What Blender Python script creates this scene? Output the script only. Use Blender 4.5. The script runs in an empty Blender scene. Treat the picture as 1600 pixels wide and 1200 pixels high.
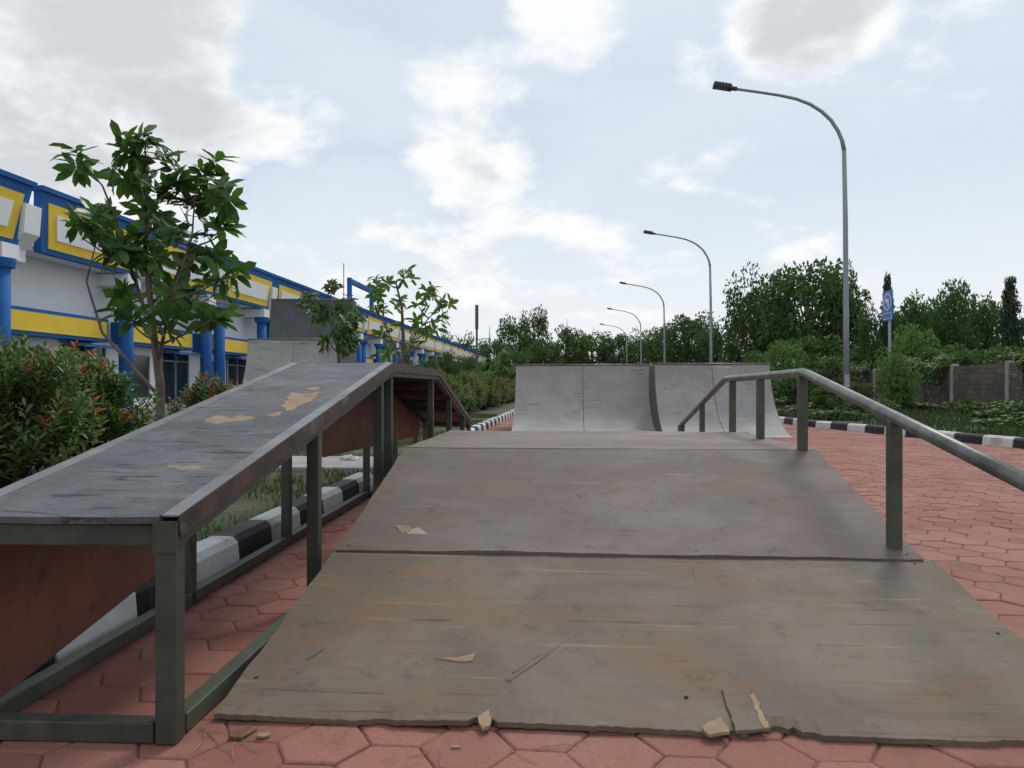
import bpy, math, random
from mathutils import Vector, Matrix
random.seed(7)
C = bpy.context.scene.collection
S = bpy.context.scene
F = 1186.0; TH = math.radians(4.34); H = 0.9; HZ = 605.0
RT = Vector((math.cos(TH), math.sin(TH), 0)); FW = Vector((-math.sin(TH), math.cos(TH), 0)); UP = Vector((0, 0, 1))
CAM = Vector((0, 0, H))
def ray(u, v): return FW + RT*((u-800)/F) + UP*((HZ-v)/F)
def D(u, v, d): return CAM + ray(u, v)*d
def G(u, v, z=0):
    r = ray(u, v); return CAM + r*((z-H)/r.z)
def OnP(u, v, z0, s, y0):
    r = ray(u, v); return CAM + r*((z0 - s*y0 - H)/(r.z - s*r.y))
R = random.random
def U(a, b): return a + (b-a)*random.random()

# ---------------------------------------------------------------- materials
def newmat(name):
    m = bpy.data.materials.new(name); m.use_nodes = True
    nt = m.node_tree; b = nt.nodes['Principled BSDF']
    return m, nt, b
def mixc(nt, f, a, b, mode='MIX'):
    n = nt.nodes.new('ShaderNodeMix'); n.data_type = 'RGBA'; n.blend_type = mode
    for i, v in ((0, f), (6, a), (7, b)):
        if hasattr(v, 'is_linked'): nt.links.new(v, n.inputs[i])
        elif i == 0: n.inputs[0].default_value = v
        else: n.inputs[i].default_value = (*v, 1)
    return n.outputs[2]
def math_(nt, op, a, b=0.0, clamp=False):
    n = nt.nodes.new('ShaderNodeMath'); n.operation = op; n.use_clamp = clamp
    for i, v in ((0, a), (1, b)):
        if hasattr(v, 'is_linked'): nt.links.new(v, n.inputs[i])
        else: n.inputs[i].default_value = v
    return n.outputs[0]
def coords(nt, scale=(1, 1, 1), kind='Object', rot=(0, 0, 0), loc=(0, 0, 0)):
    t = nt.nodes.new('ShaderNodeTexCoord'); mp = nt.nodes.new('ShaderNodeMapping')
    mp.inputs['Scale'].default_value = scale; mp.inputs['Rotation'].default_value = rot; mp.inputs['Location'].default_value = loc
    nt.links.new(t.outputs[kind], mp.inputs[0]); return mp.outputs[0]
def noise(nt, vec, sc, det=4, rough=.55, dist=0.0):
    n = nt.nodes.new('ShaderNodeTexNoise'); n.inputs['Scale'].default_value = sc
    n.inputs['Detail'].default_value = det; n.inputs['Roughness'].default_value = rough; n.inputs['Distortion'].default_value = dist
    nt.links.new(vec, n.inputs['Vector']); return n.outputs[0]
def rng(nt, v, a, b, c=0., d=1., smooth=True):
    n = nt.nodes.new('ShaderNodeMapRange'); n.interpolation_type = 'SMOOTHSTEP' if smooth else 'LINEAR'
    nt.links.new(v, n.inputs[0])
    for i, x in ((1, a), (2, b), (3, c), (4, d)): n.inputs[i].default_value = x
    return n.outputs[0]
def bump(nt, b, h, st, dist=.01):
    n = nt.nodes.new('ShaderNodeBump'); n.inputs['Strength'].default_value = st; n.inputs['Distance'].default_value = dist
    nt.links.new(h, n.inputs['Height']); nt.links.new(n.outputs[0], b.inputs['Normal'])
def plain(name, c, rough=.6, var=.25, sc=6., metal=0., dirt=None, bmp=.15, spec=.4):
    m, nt, b = newmat(name); v = coords(nt)
    n1 = noise(nt, v, sc, 4, .6)
    col = mixc(nt, rng(nt, n1, .3, .7), tuple(x*(1-var) for x in c), tuple(min(1, x*(1+var*.6)) for x in c))
    if dirt:
        n2 = noise(nt, v, sc*.45, 6, .7, .6)
        col = mixc(nt, rng(nt, n2, .52, .68), col, dirt)
    nt.links.new(col, b.inputs['Base Color']); b.inputs['Roughness'].default_value = rough
    b.inputs['Metallic'].default_value = metal; b.inputs['Specular IOR Level'].default_value = spec
    if bmp: bump(nt, b, noise(nt, v, sc*6, 2), bmp, .004)
    return m
def wood(name, c1, c2, c3, dark, grain=(1.5, 26, 26), st=1.2, rough=.68, off=(0, 0, 0), scuff=.5, crack=0.0, stain=.8, gain=1.0, blotch=.38, spot=.45):
    c1, c2, c3, dark = [tuple(x*gain for x in q) for q in (c1, c2, c3, dark)]
    m, nt, b = newmat(name)
    v = coords(nt, loc=off); g = coords(nt, grain, loc=off)
    gs = coords(nt, (1.0, 1.5, 1.5) if grain[1] > grain[0] else (1.5, 1.0, 1.0), loc=off)
    a = noise(nt, v, st, 8, .70, .4); a2 = noise(nt, gs, st*1.25, 7, .68, .7)
    col = mixc(nt, rng(nt, a, .38, .62), c1, c2)
    col = mixc(nt, rng(nt, a2, .48, .66, 0, stain), col, c3)
    big = noise(nt, v, st*.75, 6, .68, .3)
    col = mixc(nt, rng(nt, big, .47, .63, 0, blotch), col, tuple(x*1.2 for x in dark))
    gr = noise(nt, g, 1.6, 6, .68)
    col = mixc(nt, rng(nt, gr, .48, .74, 0, .32), col, dark)
    fine = noise(nt, coords(nt, (grain[0]*2.2, grain[1]*4, grain[2]*4), loc=off), 2.0, 3, .7)
    col = mixc(nt, rng(nt, fine, .54, .75, 0, .18), col, tuple(min(1, x*1.45) for x in c2))
    for k, (rz, sc) in enumerate(((.5, (0.7, 34, 10)), (-.9, (0.8, 40, 10)), (1.35, (.6, 46, 10)))):
        sv = coords(nt, sc, rot=(0, 0, rz), loc=off); s1 = noise(nt, sv, 1.1, 2, .5)
        s = math_(nt, 'MULTIPLY', rng(nt, s1, .655, .71), rng(nt, noise(nt, v, 2.2+k, 2), .46, .58))
        col = mixc(nt, math_(nt, 'MULTIPLY', s, scuff), col, tuple(min(1, x*1.6) for x in c2) if k != 1 else tuple(x*.4 for x in dark))
    spots = noise(nt, v, 10, 6, .74)
    col = mixc(nt, rng(nt, spots, .56, .69, 0, spot), col, tuple(x*.65 for x in dark))
    grit = noise(nt, v, 70, 3, .7)
    col = mixc(nt, rng(nt, grit, .60, .72, 0, .4), col, tuple(x*.6 for x in dark))
    if crack:
        cg = noise(nt, coords(nt, (4.5, 30, 5), loc=off), 1.0, 4, .62, .5)
        msk = rng(nt, noise(nt, v, 1.9, 4, .6), .43, .56)
        ck = math_(nt, 'MULTIPLY', rng(nt, cg, .575, .61), msk)
        col = mixc(nt, math_(nt, 'MULTIPLY', ck, crack), col, (.03, .029, .03))
        pk = math_(nt, 'MULTIPLY', rng(nt, noise(nt, coords(nt, (3.2, 15, 5), loc=(7, 3, 1)), 1.0, 5, .66, .4), .58, .61), msk)
        col = mixc(nt, math_(nt, 'MULTIPLY', pk, .7), col, (.19, .155, .125))
        gr = math_(nt, 'SUBTRACT', gr, math_(nt, 'MULTIPLY', ck, 1.5))
    nt.links.new(col, b.inputs['Base Color'])
    rr = rng(nt, a2, .3, .7, rough-.06, rough+.12); nt.links.new(rr, b.inputs['Roughness'])
    b.inputs['Specular IOR Level'].default_value = .25
    bump(nt, b, math_(nt, 'ADD', gr, math_(nt, 'MULTIPLY', fine, .5)), .28, .004)
    return m
def leafmat(name, c, c2, trans=.22, rough=.45):
    m, nt, b = newmat(name)
    ge = nt.nodes.new('ShaderNodeNewGeometry'); oi = nt.nodes.new('ShaderNodeObjectInfo')
    f = math_(nt, 'ADD', math_(nt, 'MULTIPLY', ge.outputs['Random Per Island'], .75), math_(nt, 'MULTIPLY', oi.outputs['Random'], .25))
    col = mixc(nt, f, c, c2)
    nt.links.new(col, b.inputs['Base Color']); b.inputs['Roughness'].default_value = rough; b.inputs['Specular IOR Level'].default_value = .4
    t = nt.nodes.new('ShaderNodeBsdfTranslucent'); nt.links.new(mixc(nt, 1.0, col, (1.15, 1.4, .6), 'MULTIPLY'), t.inputs[0])
    mx = nt.nodes.new('ShaderNodeMixShader'); mx.inputs[0].default_value = trans
    nt.links.new(b.outputs[0], mx.inputs[1]); nt.links.new(t.outputs[0], mx.inputs[2])
    nt.links.new(mx.outputs[0], nt.nodes['Material Output'].inputs[0]); return m

M = {}
M['ply_low'] = wood('ply_low', (.168, .132, .100), (.232, .182, .138), (.252, .158, .090), (.125, .102, .083), st=1.35, scuff=.5, gain=.84)
M['ply_up'] = wood('ply_up', (.170, .134, .112), (.222, .178, .148), (.208, .148, .118), (.120, .098, .083), st=1.3, off=(3, 7, 0), scuff=.4, gain=.84, blotch=.28)
M['ply_deck'] = wood('ply_deck', (.22, .180, .150), (.27, .225, .188), (.23, .165, .128), (.14, .115, .097), off=(9, 2, 0), gain=.87)
M['ply_box'] = wood('ply_box', (.108, .113, .122), (.165, .172, .183), (.142, .142, .143), (.06, .062, .066), grain=(14, 3, 3), st=1.9, rough=.55, off=(1, 5, 0), crack=.85, scuff=.6, gain=.84, blotch=.5)
M['ply_brown'] = wood('ply_brown', (.13, .05, .035), (.19, .08, .055), (.16, .07, .05), (.06, .03, .025), scuff=.2)
M['ply_pipe'] = wood('ply_pipe', (.315, .295, .270), (.375, .352, .322), (.335, .285, .235), (.23, .212, .195), grain=(1.5, 9, 9), st=.9, scuff=.6, off=(4, 4, 4), spot=.22, blotch=.3)
M['ply_pipe_b'] = wood('ply_pipe_b', (.30, .287, .270), (.37, .353, .332), (.31, .275, .24), (.19, .178, .168), grain=(1.5, 9, 9), st=1.2, scuff=.8, off=(14, 1, 4), spot=.3, blotch=.35)
M['ply_dark'] = wood('ply_dark', (.095, .097, .10), (.12, .122, .125), (.105, .105, .104), (.075, .075, .075), grain=(4, 4, 3), scuff=.1, spot=.15)
M['bare'] = wood('bare', (.29, .20, .125), (.38, .27, .17), (.26, .17, .10), (.16, .11, .065), grain=(3, 60, 60), st=5, scuff=.1)
M['scrape'] = wood('scrape', (.165, .128, .095), (.205, .158, .118), (.185, .132, .09), (.12, .095, .075), grain=(3, 60, 60), st=9, scuff=.1)
M['olive'] = plain('olive', (.058, .063, .048), .5, .3, 5, dirt=(.098, .084, .065))
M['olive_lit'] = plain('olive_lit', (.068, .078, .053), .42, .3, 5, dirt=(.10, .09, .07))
M['railsteel'] = plain('railsteel', (.15, .155, .138), .40, .4, 9, metal=.3, dirt=(.08, .08, .062))
M['edgesteel'] = plain('edgesteel', (.19, .19, .195), .42, .3, 6, metal=.3, dirt=(.10, .092, .082))
M['rustedge'] = plain('rustedge', (.06, .036, .03), .5, .45, 9, dirt=(.15, .13, .12))
M['screw'] = plain('screw', (.06, .05, .045), .5)
M['lampgrey'] = plain('lampgrey', (.30, .32, .33), .45, .1, 1.5, metal=.2, bmp=0)
M['lampdark'] = plain('lampdark', (.035, .038, .045), .5, .2, 3)
M['polegrey'] = plain('polegrey', (.10, .105, .11), .6, .2, 3)
M['lens'] = plain('lens', (.20, .13, .09), .25, .2, 9)
M['white'] = plain('white', (.85, .85, .84), .7, .05, .5, dirt=(.76, .75, .73), bmp=0)
M['blue'] = plain('blue', (.022, .125, .37), .75, .15, .6, bmp=0, spec=.25)
M['yellow'] = plain('yellow', (.82, .56, .05), .7, .1, .6, bmp=0)
M['glass'] = plain('glass', (.03, .04, .045), .12, .3, .8, bmp=.0, spec=.6)
M['framegrey'] = plain('framegrey', (.35, .36, .37), .5)
M['roof'] = plain('roof', (.28, .27, .26), .8)
M['kerbw'] = plain('kerbw', (.68, .68, .65), .75, .10, 7, dirt=(.44, .42, .38), bmp=.4)
M['kerbb'] = plain('kerbb', (.022, .023, .026), .6, .3, 7, dirt=(.06, .058, .055), bmp=.4)
M['conc'] = plain('conc', (.36, .345, .315), .85, .18, 2.5, dirt=(.24, .225, .20), bmp=.4)
M['bark'] = plain('bark', (.14, .11, .085), .85, .35, 9, bmp=.6)
M['barkdark'] = plain('barkdark', (.06, .05, .04), .85, .35, 5, bmp=0)
M['dryleaf'] = plain('dryleaf', (.16, .085, .045), .7, .3, 30)
M['leaf_tree'] = leafmat('leaf_tree', (.030, .068, .020), (.110, .205, .052), .30, .34)
M['leaf_young'] = leafmat('leaf_young', (.06, .125, .032), (.14, .24, .062), .32, .42)
M['leaf_shrub'] = leafmat('leaf_shrub', (.040, .088, .020), (.135, .215, .045), .28)
M['leaf_red'] = leafmat('leaf_red', (.22, .05, .026), (.46, .17, .055), .3)
M['leaf_far'] = leafmat('leaf_far', (.034, .072, .022), (.092, .152, .044), .26, .6)
M['leaf_far2'] = leafmat('leaf_far2', (.048, .090, .026), (.110, .175, .048), .26, .6)
M['leaf_conifer'] = leafmat('leaf_conifer', (.024, .050, .024), (.055, .095, .042), .2, .6)
M['leaf_light'] = leafmat('leaf_light', (.070, .135, .034), (.165, .255, .066), .28, .5)
M['grass'] = leafmat('grass', (.05, .085, .025), (.13, .16, .055), .2, .6)
M['grass_dark'] = leafmat('grass_dark', (.030, .056, .018), (.075, .105, .035), .2, .6)
M['straw'] = plain('straw', (.30, .22, .135), .8, bmp=0)
M['bag'] = plain('bag', (.62, .61, .62), .5, .15, 20)
M['signblue'] = plain('signblue', (.03, .17, .50), .4, .08, 2, bmp=0)
M['signwhite'] = plain('signwhite', (.78, .79, .80), .4, .05, 2, bmp=0)

def paver_mat():
    m, nt, b = newmat('paver'); v = coords(nt)
    ge = nt.nodes.new('ShaderNodeNewGeometry'); rp = ge.outputs['Random Per Island']
    col = mixc(nt, rp, (.255, .102, .078), (.345, .150, .115))
    big = noise(nt, v, .7, 5, .65, .5)
    col = mixc(nt, rng(nt, big, .48, .70, 0, .65), col, (.37, .205, .165))
    fine = noise(nt, v, 60, 4, .75)
    col = mixc(nt, rng(nt, fine, .48, .72, 0, .55), col, (.18, .082, .064))
    dk = noise(nt, v, 3.2, 6, .7, .4)
    col = mixc(nt, rng(nt, dk, .54, .70, 0, .6), col, (.14, .074, .058))
    nt.links.new(col, b.inputs['Base Color']); b.inputs['Roughness'].default_value = .8
    b.inputs['Specular IOR Level'].default_value = .25
    bump(nt, b, fine, .6, .005); return m
M['paver'] = paver_mat()
M['joint'] = plain('joint', (.20, .11, .083), .9, .3, 20, dirt=(.14, .105, .07))
M['road_far'] = plain('road_far', (.34, .155, .12), .8, .2, 3)
def soil(name, a, b2, g, gs):
    m, nt, b = newmat(name); v = coords(nt)
    col = mixc(nt, rng(nt, noise(nt, v, 9, 6, .7), .35, .65), a, b2)
    col = mixc(nt, rng(nt, noise(nt, v, gs, 6, .7, .5), .42, .58), col, g)
    nt.links.new(col, b.inputs['Base Color']); b.inputs['Roughness'].default_value = .95
    bump(nt, b, noise(nt, v, 30, 4, .7), .8, .02); return m
M['soil'] = soil('soil', (.085, .065, .045), (.15, .12, .085), (.06, .085, .03), 1.4)
M['verge'] = soil('verge', (.06, .055, .035), (.09, .085, .05), (.04, .065, .022), .5)
M['ground'] = soil('ground', (.07, .07, .04), (.09, .10, .05), (.05, .085, .03), .05)
M['asphalt'] = plain('asphalt', (.16, .155, .15), .9, .2, 3)
def brickmat():
    m, nt, b = newmat('wallbrick'); v = coords(nt)
    sp = nt.nodes.new('ShaderNodeSeparateXYZ'); nt.links.new(v, sp.inputs[0])
    cb = nt.nodes.new('ShaderNodeCombineXYZ'); nt.links.new(sp.outputs[1], cb.inputs[0]); nt.links.new(sp.outputs[2], cb.inputs[1])
    br = nt.nodes.new('ShaderNodeTexBrick'); nt.links.new(cb.outputs[0], br.inputs[0])
    br.inputs['Scale'].default_value = 1; br.inputs['Brick Width'].default_value = .4; br.inputs['Row Height'].default_value = .18; br.inputs['Mortar Size'].default_value = .012
    br.inputs[1].default_value = (.13, .092, .072, 1); br.inputs[2].default_value = (.185, .138, .112, 1); br.inputs[3].default_value = (.08, .068, .056, 1)
    col = mixc(nt, rng(nt, noise(nt, v, .8, 6, .7), .46, .64, 0, .75), br.outputs[0], (.065, .056, .045))
    nt.links.new(col, b.inputs['Base Color']); b.inputs['Roughness'].default_value = .9
    bump(nt, b, noise(nt, v, 20, 4), .5, .01); return m
M['wallbrick'] = brickmat()

# ---------------------------------------------------------------- mesh builder
class MB:
    def __init__(s): s.v = []; s.f = []; s.m = []
    def add(s, vs, fs, mi=0):
        o = len(s.v); s.v += [tuple(p) for p in vs]
        for f in fs: s.f.append([o+i for i in f]); s.m.append(mi)
    def hexa(s, p, mi=0):   # 4 bottom (ccw) 4 top
        s.add(p, [(3, 2, 1, 0), (4, 5, 6, 7), (0, 1, 5, 4), (1, 2, 6, 5), (2, 3, 7, 6), (3, 0, 4, 7)], mi)
    def box(s, x0, x1, y0, y1, z0, z1, mi=0):
        s.hexa([(x0, y0, z0), (x1, y0, z0), (x1, y1, z0), (x0, y1, z0), (x0, y0, z1), (x1, y0, z1), (x1, y1, z1), (x0, y1, z1)], mi)
    def bar(s, p, q, w, h, mi=0, side=None):
        p = Vector(p); q = Vector(q); d = (q-p).normalized()
        sd = Vector(side) if side else d.cross(UP)
        if sd.length < 1e-3: sd = Vector((1, 0, 0))
        sd.normalize(); u = sd.cross(d).normalized()
        a = sd*w/2; b = u*h/2
        s.hexa([p-a-b, p+a-b, q+a-b, q-a-b, p-a+b, p+a+b, q+a+b, q-a+b], mi)
    def tube(s, pts, r, n=10, mi=0, cap=True):
        pts = [Vector(p) for p in pts]; rs = r if isinstance(r, (list, tuple)) else [r]*len(pts)
        o = len(s.v); ref = None
        for i, p in enumerate(pts):
            d = (pts[min(i+1, len(pts)-1)] - pts[max(i-1, 0)]).normalized()
            if ref is None:
                ref = d.cross(Vector((0.13, .97, .21)))
                if ref.length < .1: ref = d.cross(Vector((1, 0, 0)))
            ref = (ref - d*ref.dot(d)).normalized(); b = d.cross(ref)
            for k in range(n):
                a = 2*math.pi*k/n; s.v.append(tuple(p + (ref*math.cos(a)+b*math.sin(a))*rs[i]))
        for i in range(len(pts)-1):
            for k in range(n):
                a = o+i*n+k; b2 = o+i*n+(k+1) % n
                s.f.append([a, b2, b2+n, a+n]); s.m.append(mi)
        if cap:
            s.f.append([o+k for k in range(n)][::-1]); s.m.append(mi)
            e = o+(len(pts)-1)*n; s.f.append([e+k for k in range(n)]); s.m.append(mi)
    def prism(s, poly, axis, a, b, mi=0):   # polygon of 2D points extruded along axis
        def P(q, t):
            return (t, q[0], q[1]) if axis == 'x' else ((q[0], t, q[1]) if axis == 'y' else (q[0], q[1], t))
        n = len(poly)
        s.add([P(q, a) for q in poly] + [P(q, b) for q in poly],
              [list(range(n))[::-1], [n+i for i in range(n)]] + [(i, (i+1) % n, n+(i+1) % n, n+i) for i in range(n)], mi)
    def leaf(s, p, d, up, L, W, droop=.25, mi=0):
        d = d.normalized(); sd = d.cross(up)
        if sd.length < 1e-3: sd = Vector((1, 0, 0))
        sd.normalize(); n = sd.cross(d).normalized()
        def q(t, w, z): return p + d*(L*t) + sd*(W*w) + n*(L*(z - droop*t*t))
        s.add([q(0, 0, 0), q(.4, -.42, .03), q(.4, 0, -.015), q(.4, .42, .03), q(.75, -.42, .03), q(.75, 0, -.01), q(.75, .42, .03), q(1, 0, 0)],
              [(0, 2, 1), (0, 3, 2), (1, 2, 5, 4), (2, 3, 6, 5), (4, 5, 7), (5, 6, 7)], mi)
    def card(s, p, d, up, L, W, mi=0):
        d = d.normalized(); sd = d.cross(up)
        if sd.length < 1e-3: sd = Vector((1, 0, 0))
        sd.normalize()
        s.add([p, p+d*L*.5-sd*W*.5, p+d*L, p+d*L*.5+sd*W*.5], [(0, 3, 2, 1)], mi)
    def build(s, name, mats, parent=None, smooth=False, bevel=0):
        me = bpy.data.meshes.new(name); me.from_pydata(s.v, [], s.f)
        mats = mats if isinstance(mats, (list, tuple)) else [mats]
        for m in mats: me.materials.append(M[m])
        if len(mats) > 1: me.polygons.foreach_set('material_index', s.m)
        if smooth: me.polygons.foreach_set('use_smooth', [True]*len(me.polygons))
        me.update()
        o = bpy.data.objects.new(name, me); C.objects.link(o)
        if parent: o.parent = parent
        if bevel:
            bm = o.modifiers.new('bevel', 'BEVEL'); bm.width = bevel; bm.segments = 2; bm.limit_method = 'ANGLE'
        return o
def tag(o, label=None, cat=None, group=None, kind=None):
    if label: o['label'] = label
    if cat: o['category'] = cat
    if group: o['group'] = group
    if kind: o['kind'] = kind
    return o
def thing(name, label, cat, loc=(0, 0, 0), rz=0, group=None):
    o = bpy.data.objects.new(name, None); C.objects.link(o); o.empty_display_size = .1
    o.location = loc; o.rotation_euler = (0, 0, rz); return tag(o, label, cat, group)
def dup(root, loc, rz=0, label=None, group=None, scale=None):
    r = root.copy(); C.objects.link(r); r.location = loc; r.rotation_euler = (0, 0, rz)
    if label: r['label'] = label
    if group: r['group'] = group
    if scale: r.scale = scale
    for ch in list(root.children):
        c = ch.copy(); C.objects.link(c); c.parent = r
        for g in list(ch.children):
            d = g.copy(); C.objects.link(d); d.parent = c
    return r
def struct(o, label=None): o['kind'] = 'structure'; return o
ORD = ['nearest', 'second', 'third', 'fourth', 'fifth', 'sixth', 'seventh', 'eighth', 'ninth', 'tenth', 'eleventh', 'twelfth']

# ---------------------------------------------------------------- setting: ground, paving, kerbs
b = MB(); b.add([(-1500, -300, -.05), (1500, -300, -.05), (1500, 2500, -.05), (-1500, 2500, -.05)], [(0, 1, 2, 3)]); struct(b.build('ground', 'ground'))
K0 = G(1600, 701); K1 = G(1255, 666)
dk = (K0-K1)
KR = [(K0.x+dk.x*1.2, K0.y+dk.y*1.2), (K0.x, K0.y), (K1.x, K1.y), (K1.x-.5, 28), (K1.x-.6, 160)]
KL = [(-1.60, -4), (-1.62, 2.5), (-1.68, 5), (-1.75, 16), (-1.82, 50), (-1.9, 160)]
def atY(pl, y):
    if y <= pl[0][1]: 
        a, c = pl[0], pl[1]
    else:
        a, c = pl[-2], pl[-1]
        for i in range(len(pl)-1):
            if pl[i][1] <= y <= pl[i+1][1]: a, c = pl[i], pl[i+1]; break
    return a[0] + (c[0]-a[0])*(y-a[1])/(c[1]-a[1])
YT = 30.0
b = MB(); Rr = .122
i = 0; x = -1.72
while x < 12.5:
    y = -1.5 + (Rr*math.sqrt(3)/2 if i % 2 else 0)
    while y < YT:
        if atY(KL, y)-.02 < x < atY(KR, y)+.02:
            zj = U(-.003, .002); tx = U(-.018, .018); ty = U(-.018, .018); jx = U(-.002, .002); jy = U(-.002, .002)
            if y < 16:
                rings = ((Rr-.001, -.010), (Rr-.003, -.0045), (Rr-.008, -.001), (Rr-.016, 0))
            else:
                rings = ((Rr-.003, -.008), (Rr-.012, 0))
            vs = []; 
            for (r, z) in rings:
                for k in range(6):
                    a = math.pi/3*k; px = r*math.cos(a)+jx; py = r*math.sin(a)+jy
                    vs.append((x+px, y+py, z+zj+px*tx+py*ty))
            fs = []
            n = len(rings)
            for q in range(n-1):
                for k in range(6): fs.append((q*6+k, q*6+(k+1) % 6, (q+1)*6+(k+1) % 6, (q+1)*6+k))
            fs.append([(n-1)*6+k for k in range(6)])
            b.add(vs, fs)
        y += Rr*math.sqrt(3)
    x += 1.5*Rr; i += 1
struct(b.build('paving', 'paver'))
b = MB(); b.add([(-1.7, -3, -.0075), (14, -3, -.0075), (14, YT, -.0075), (-1.8, YT, -.0075)], [(0, 1, 2, 3)]); struct(b.build('paving_bed', 'joint'))
b = MB(); b.add([(-1.9, YT, -.004), (6, YT, -.004), (6, 160, -.004), (-2, 160, -.004)], [(0, 1, 2, 3)]); struct(b.build('road', 'road_far'))
def kerb(name, pl, sgn, y0, y1, bl, ph):
    b = MB(); y = y0; k = ph
    while y < y1:
        a = Vector((atY(pl, y), y, 0)); c0 = Vector((atY(pl, y+bl), y+bl, 0)); c = a+(c0-a)*((bl-.012)/(c0-a).length)
        w = .15; h = .15+U(-.006, .006); j = U(-.006, .006)
        o = Vector((sgn, 0, 0))
        pr = [(0, -.03), (.012, h-.03), (.04, h), (w, h), (w, -.03)]
        vs = [a+o*(q+j)+UP*z for q, z in pr] + [c+o*(q+j)+UP*z for q, z in pr]
        n = 5
        fs = [(0, 1, 2, 3, 4), (9, 8, 7, 6, 5)] + [(i, (i+1) % n+0, n+(i+1) % n, n+i) for i in range(n)]
        if sgn > 0: fs = [tuple(reversed(f)) for f in fs]
        b.add(vs, fs, k % 2); k += 1; y += bl
    o = struct(b.build(name, ['kerbw', 'kerbb'])); return o
kerb('kerb_left', KL, -1, -1.0, 90, .47, 1)
kerb('kerb_right', KR, 1, 3.2, 130, .62, 0)
ZV = .10
b = MB()
for y0, y1 in ((-4, 2.5), (2.5, 5), (5, 16), (16, 50), (50, 160)):
    b.add([(-12, y0, ZV), (atY(KL, y0)-.14, y0, ZV), (atY(KL, y1)-.14, y1, ZV), (-12, y1, ZV)], [(0, 1, 2, 3)])
struct(b.build('planting_bed', 'soil'))
b = MB(); b.add([(-16.5, -4, .0), (-12, -4, .0), (-12, 160, .0), (-16.5, 160, .0)], [(0, 1, 2, 3)]); struct(b.build('driveway', 'asphalt'))
b = MB(); ys = [KR[0][1], K0.y, K1.y, 28, 160]
for y0, y1 in zip(ys, ys[1:]):
    b.add([(atY(KR, y0)+.14, y0, ZV), (70, y0, ZV), (70, y1, ZV), (atY(KR, y1)+.14, y1, ZV)], [(0, 1, 2, 3)])
struct(b.build('verge', 'verge'))
b = MB(); b.box(-3.7, -1.86, 7.1, 8.25, ZV-.04, ZV+.035); struct(b.build('path', 'conc', bevel=.01))

# ---------------------------------------------------------------- sheets
def sheet(b, x0, x1, prof, th, nx=2, mi=0, wob=None):
    n = len(prof); nor = []
    for i in range(n):
        a = prof[max(i-1, 0)]; c = prof[min(i+1, n-1)]
        dy, dz = c[0]-a[0], c[1]-a[1]; l = math.hypot(dy, dz) or 1
        nor.append((-dz/l, dy/l))
    vs = []
    for side in (0, 1):
        for i, (y, z) in enumerate(prof):
            for j in range(nx+1):
                x = x0+(x1-x0)*j/nx
                dy, dz, dx = wob(x, i, n, j, nx) if wob else (0, 0, 0)
                vs.append((x+dx, y+dy - nor[i][0]*th*side, z+dz - nor[i][1]*th*side))
    N = n*(nx+1); fs = []
    for i in range(n-1):
        for j in range(nx):
            a = i*(nx+1)+j; q = (a, a+1, a+nx+2, a+nx+1)
            fs.append(q); fs.append(tuple(N+k for k in reversed(q)))
    for j in range(nx):
        fs.append((j, N+j, N+j+1, j+1)); e = (n-1)*(nx+1)+j; fs.append((e, e+1, N+e+1, N+e))
    for i in range(n-1):
        a = i*(nx+1); fs.append((a, a+nx+1, N+a+nx+1, N+a)); a += nx; fs.append((a, N+a, N+a+nx+1, a+nx+1))
    b.add(vs, fs, mi)

# ---------------------------------------------------------------- central funbox
X0, X1 = -.945, 1.375
Y0, Y1, Y2, Y3, Y4 = 1.98, 3.03, 4.30, 5.98, 8.3
Z1, Z2 = .232, .552
fb = thing('skate_ramp', 'low wide weathered plywood funbox ramp with splintered front edge, in the centre on red pavers', 'skate ramp', (0, 0, 0))
def lin(a, c, n): return [(a[0]+(c[0]-a[0])*i/n, a[1]+(c[1]-a[1])*i/n) for i in range(n+1)]
rw = random.Random(3); edge = [rw.uniform(-1, 1) for _ in range(400)]
def sm(x, f, s): 
    return math.sin(x*f+s)*.6+math.sin(x*f*2.3+s*2)*.3+math.sin(x*f*5.1+s*3)*.2
def wob_low(x, i, n, j, nx):
    dy = dz = 0
    if i == 0:
        dy = .004*sm(x, 4, 1)+.0025*edge[j]
        dz = .006*max(0, sm(x, 3.1, 2))+.0012*edge[(j*7) % 400]
        for c, w, dpt in ((-.23, .035, .035), (.52, .06, .05), (.41, .02, .02), (.60, .03, .03), (-.5, .02, .015), (1.1, .03, .015)):
            if abs(x-c) < w: dy += dpt*(.5+.5*abs(edge[j])) 
    if i <= 3: dz += .004*sm(x, 2.2, 4)*(3-i)/3
    dx = .004*sm(i*.9, 1.2, 2) if j in (0, nx) else 0
    return dy, dz + .002*sm(x+i*.35, 3.3, 1), dx
b = MB(); sheet(b, X0-.012, X1+.02, lin((Y0, .018), (Y1-.004, Z1), 14), .016, 150, 0, wob_low)
low = b.build('plywood_sheet', ['ply_low'], fb); low['label'] = 'lower front plywood sheet with splintered bottom edge'
def wob_up(x, i, n, j, nx):
    dy = .003*sm(x, 5, 2)+.0018*edge[j+40] if i == 0 else 0
    dz = .008+.003*sm(x, 6, 3) if i == 0 else (.004 if i == 1 else 0)
    return dy, dz + .002*sm(x+i*.4, 2.9, 2), (.003*edge[i+9] if j in (0, nx) else 0)
b = MB(); sheet(b, X0, X1-.02, lin((Y1-.012, Z1+.003), (Y2-.003, Z2), 14), .016, 110, 0, wob_up)
b.build('plywood_sheet', ['ply_up'], fb)['label'] = 'upper reddish grey plywood sheet of the slope'
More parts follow.
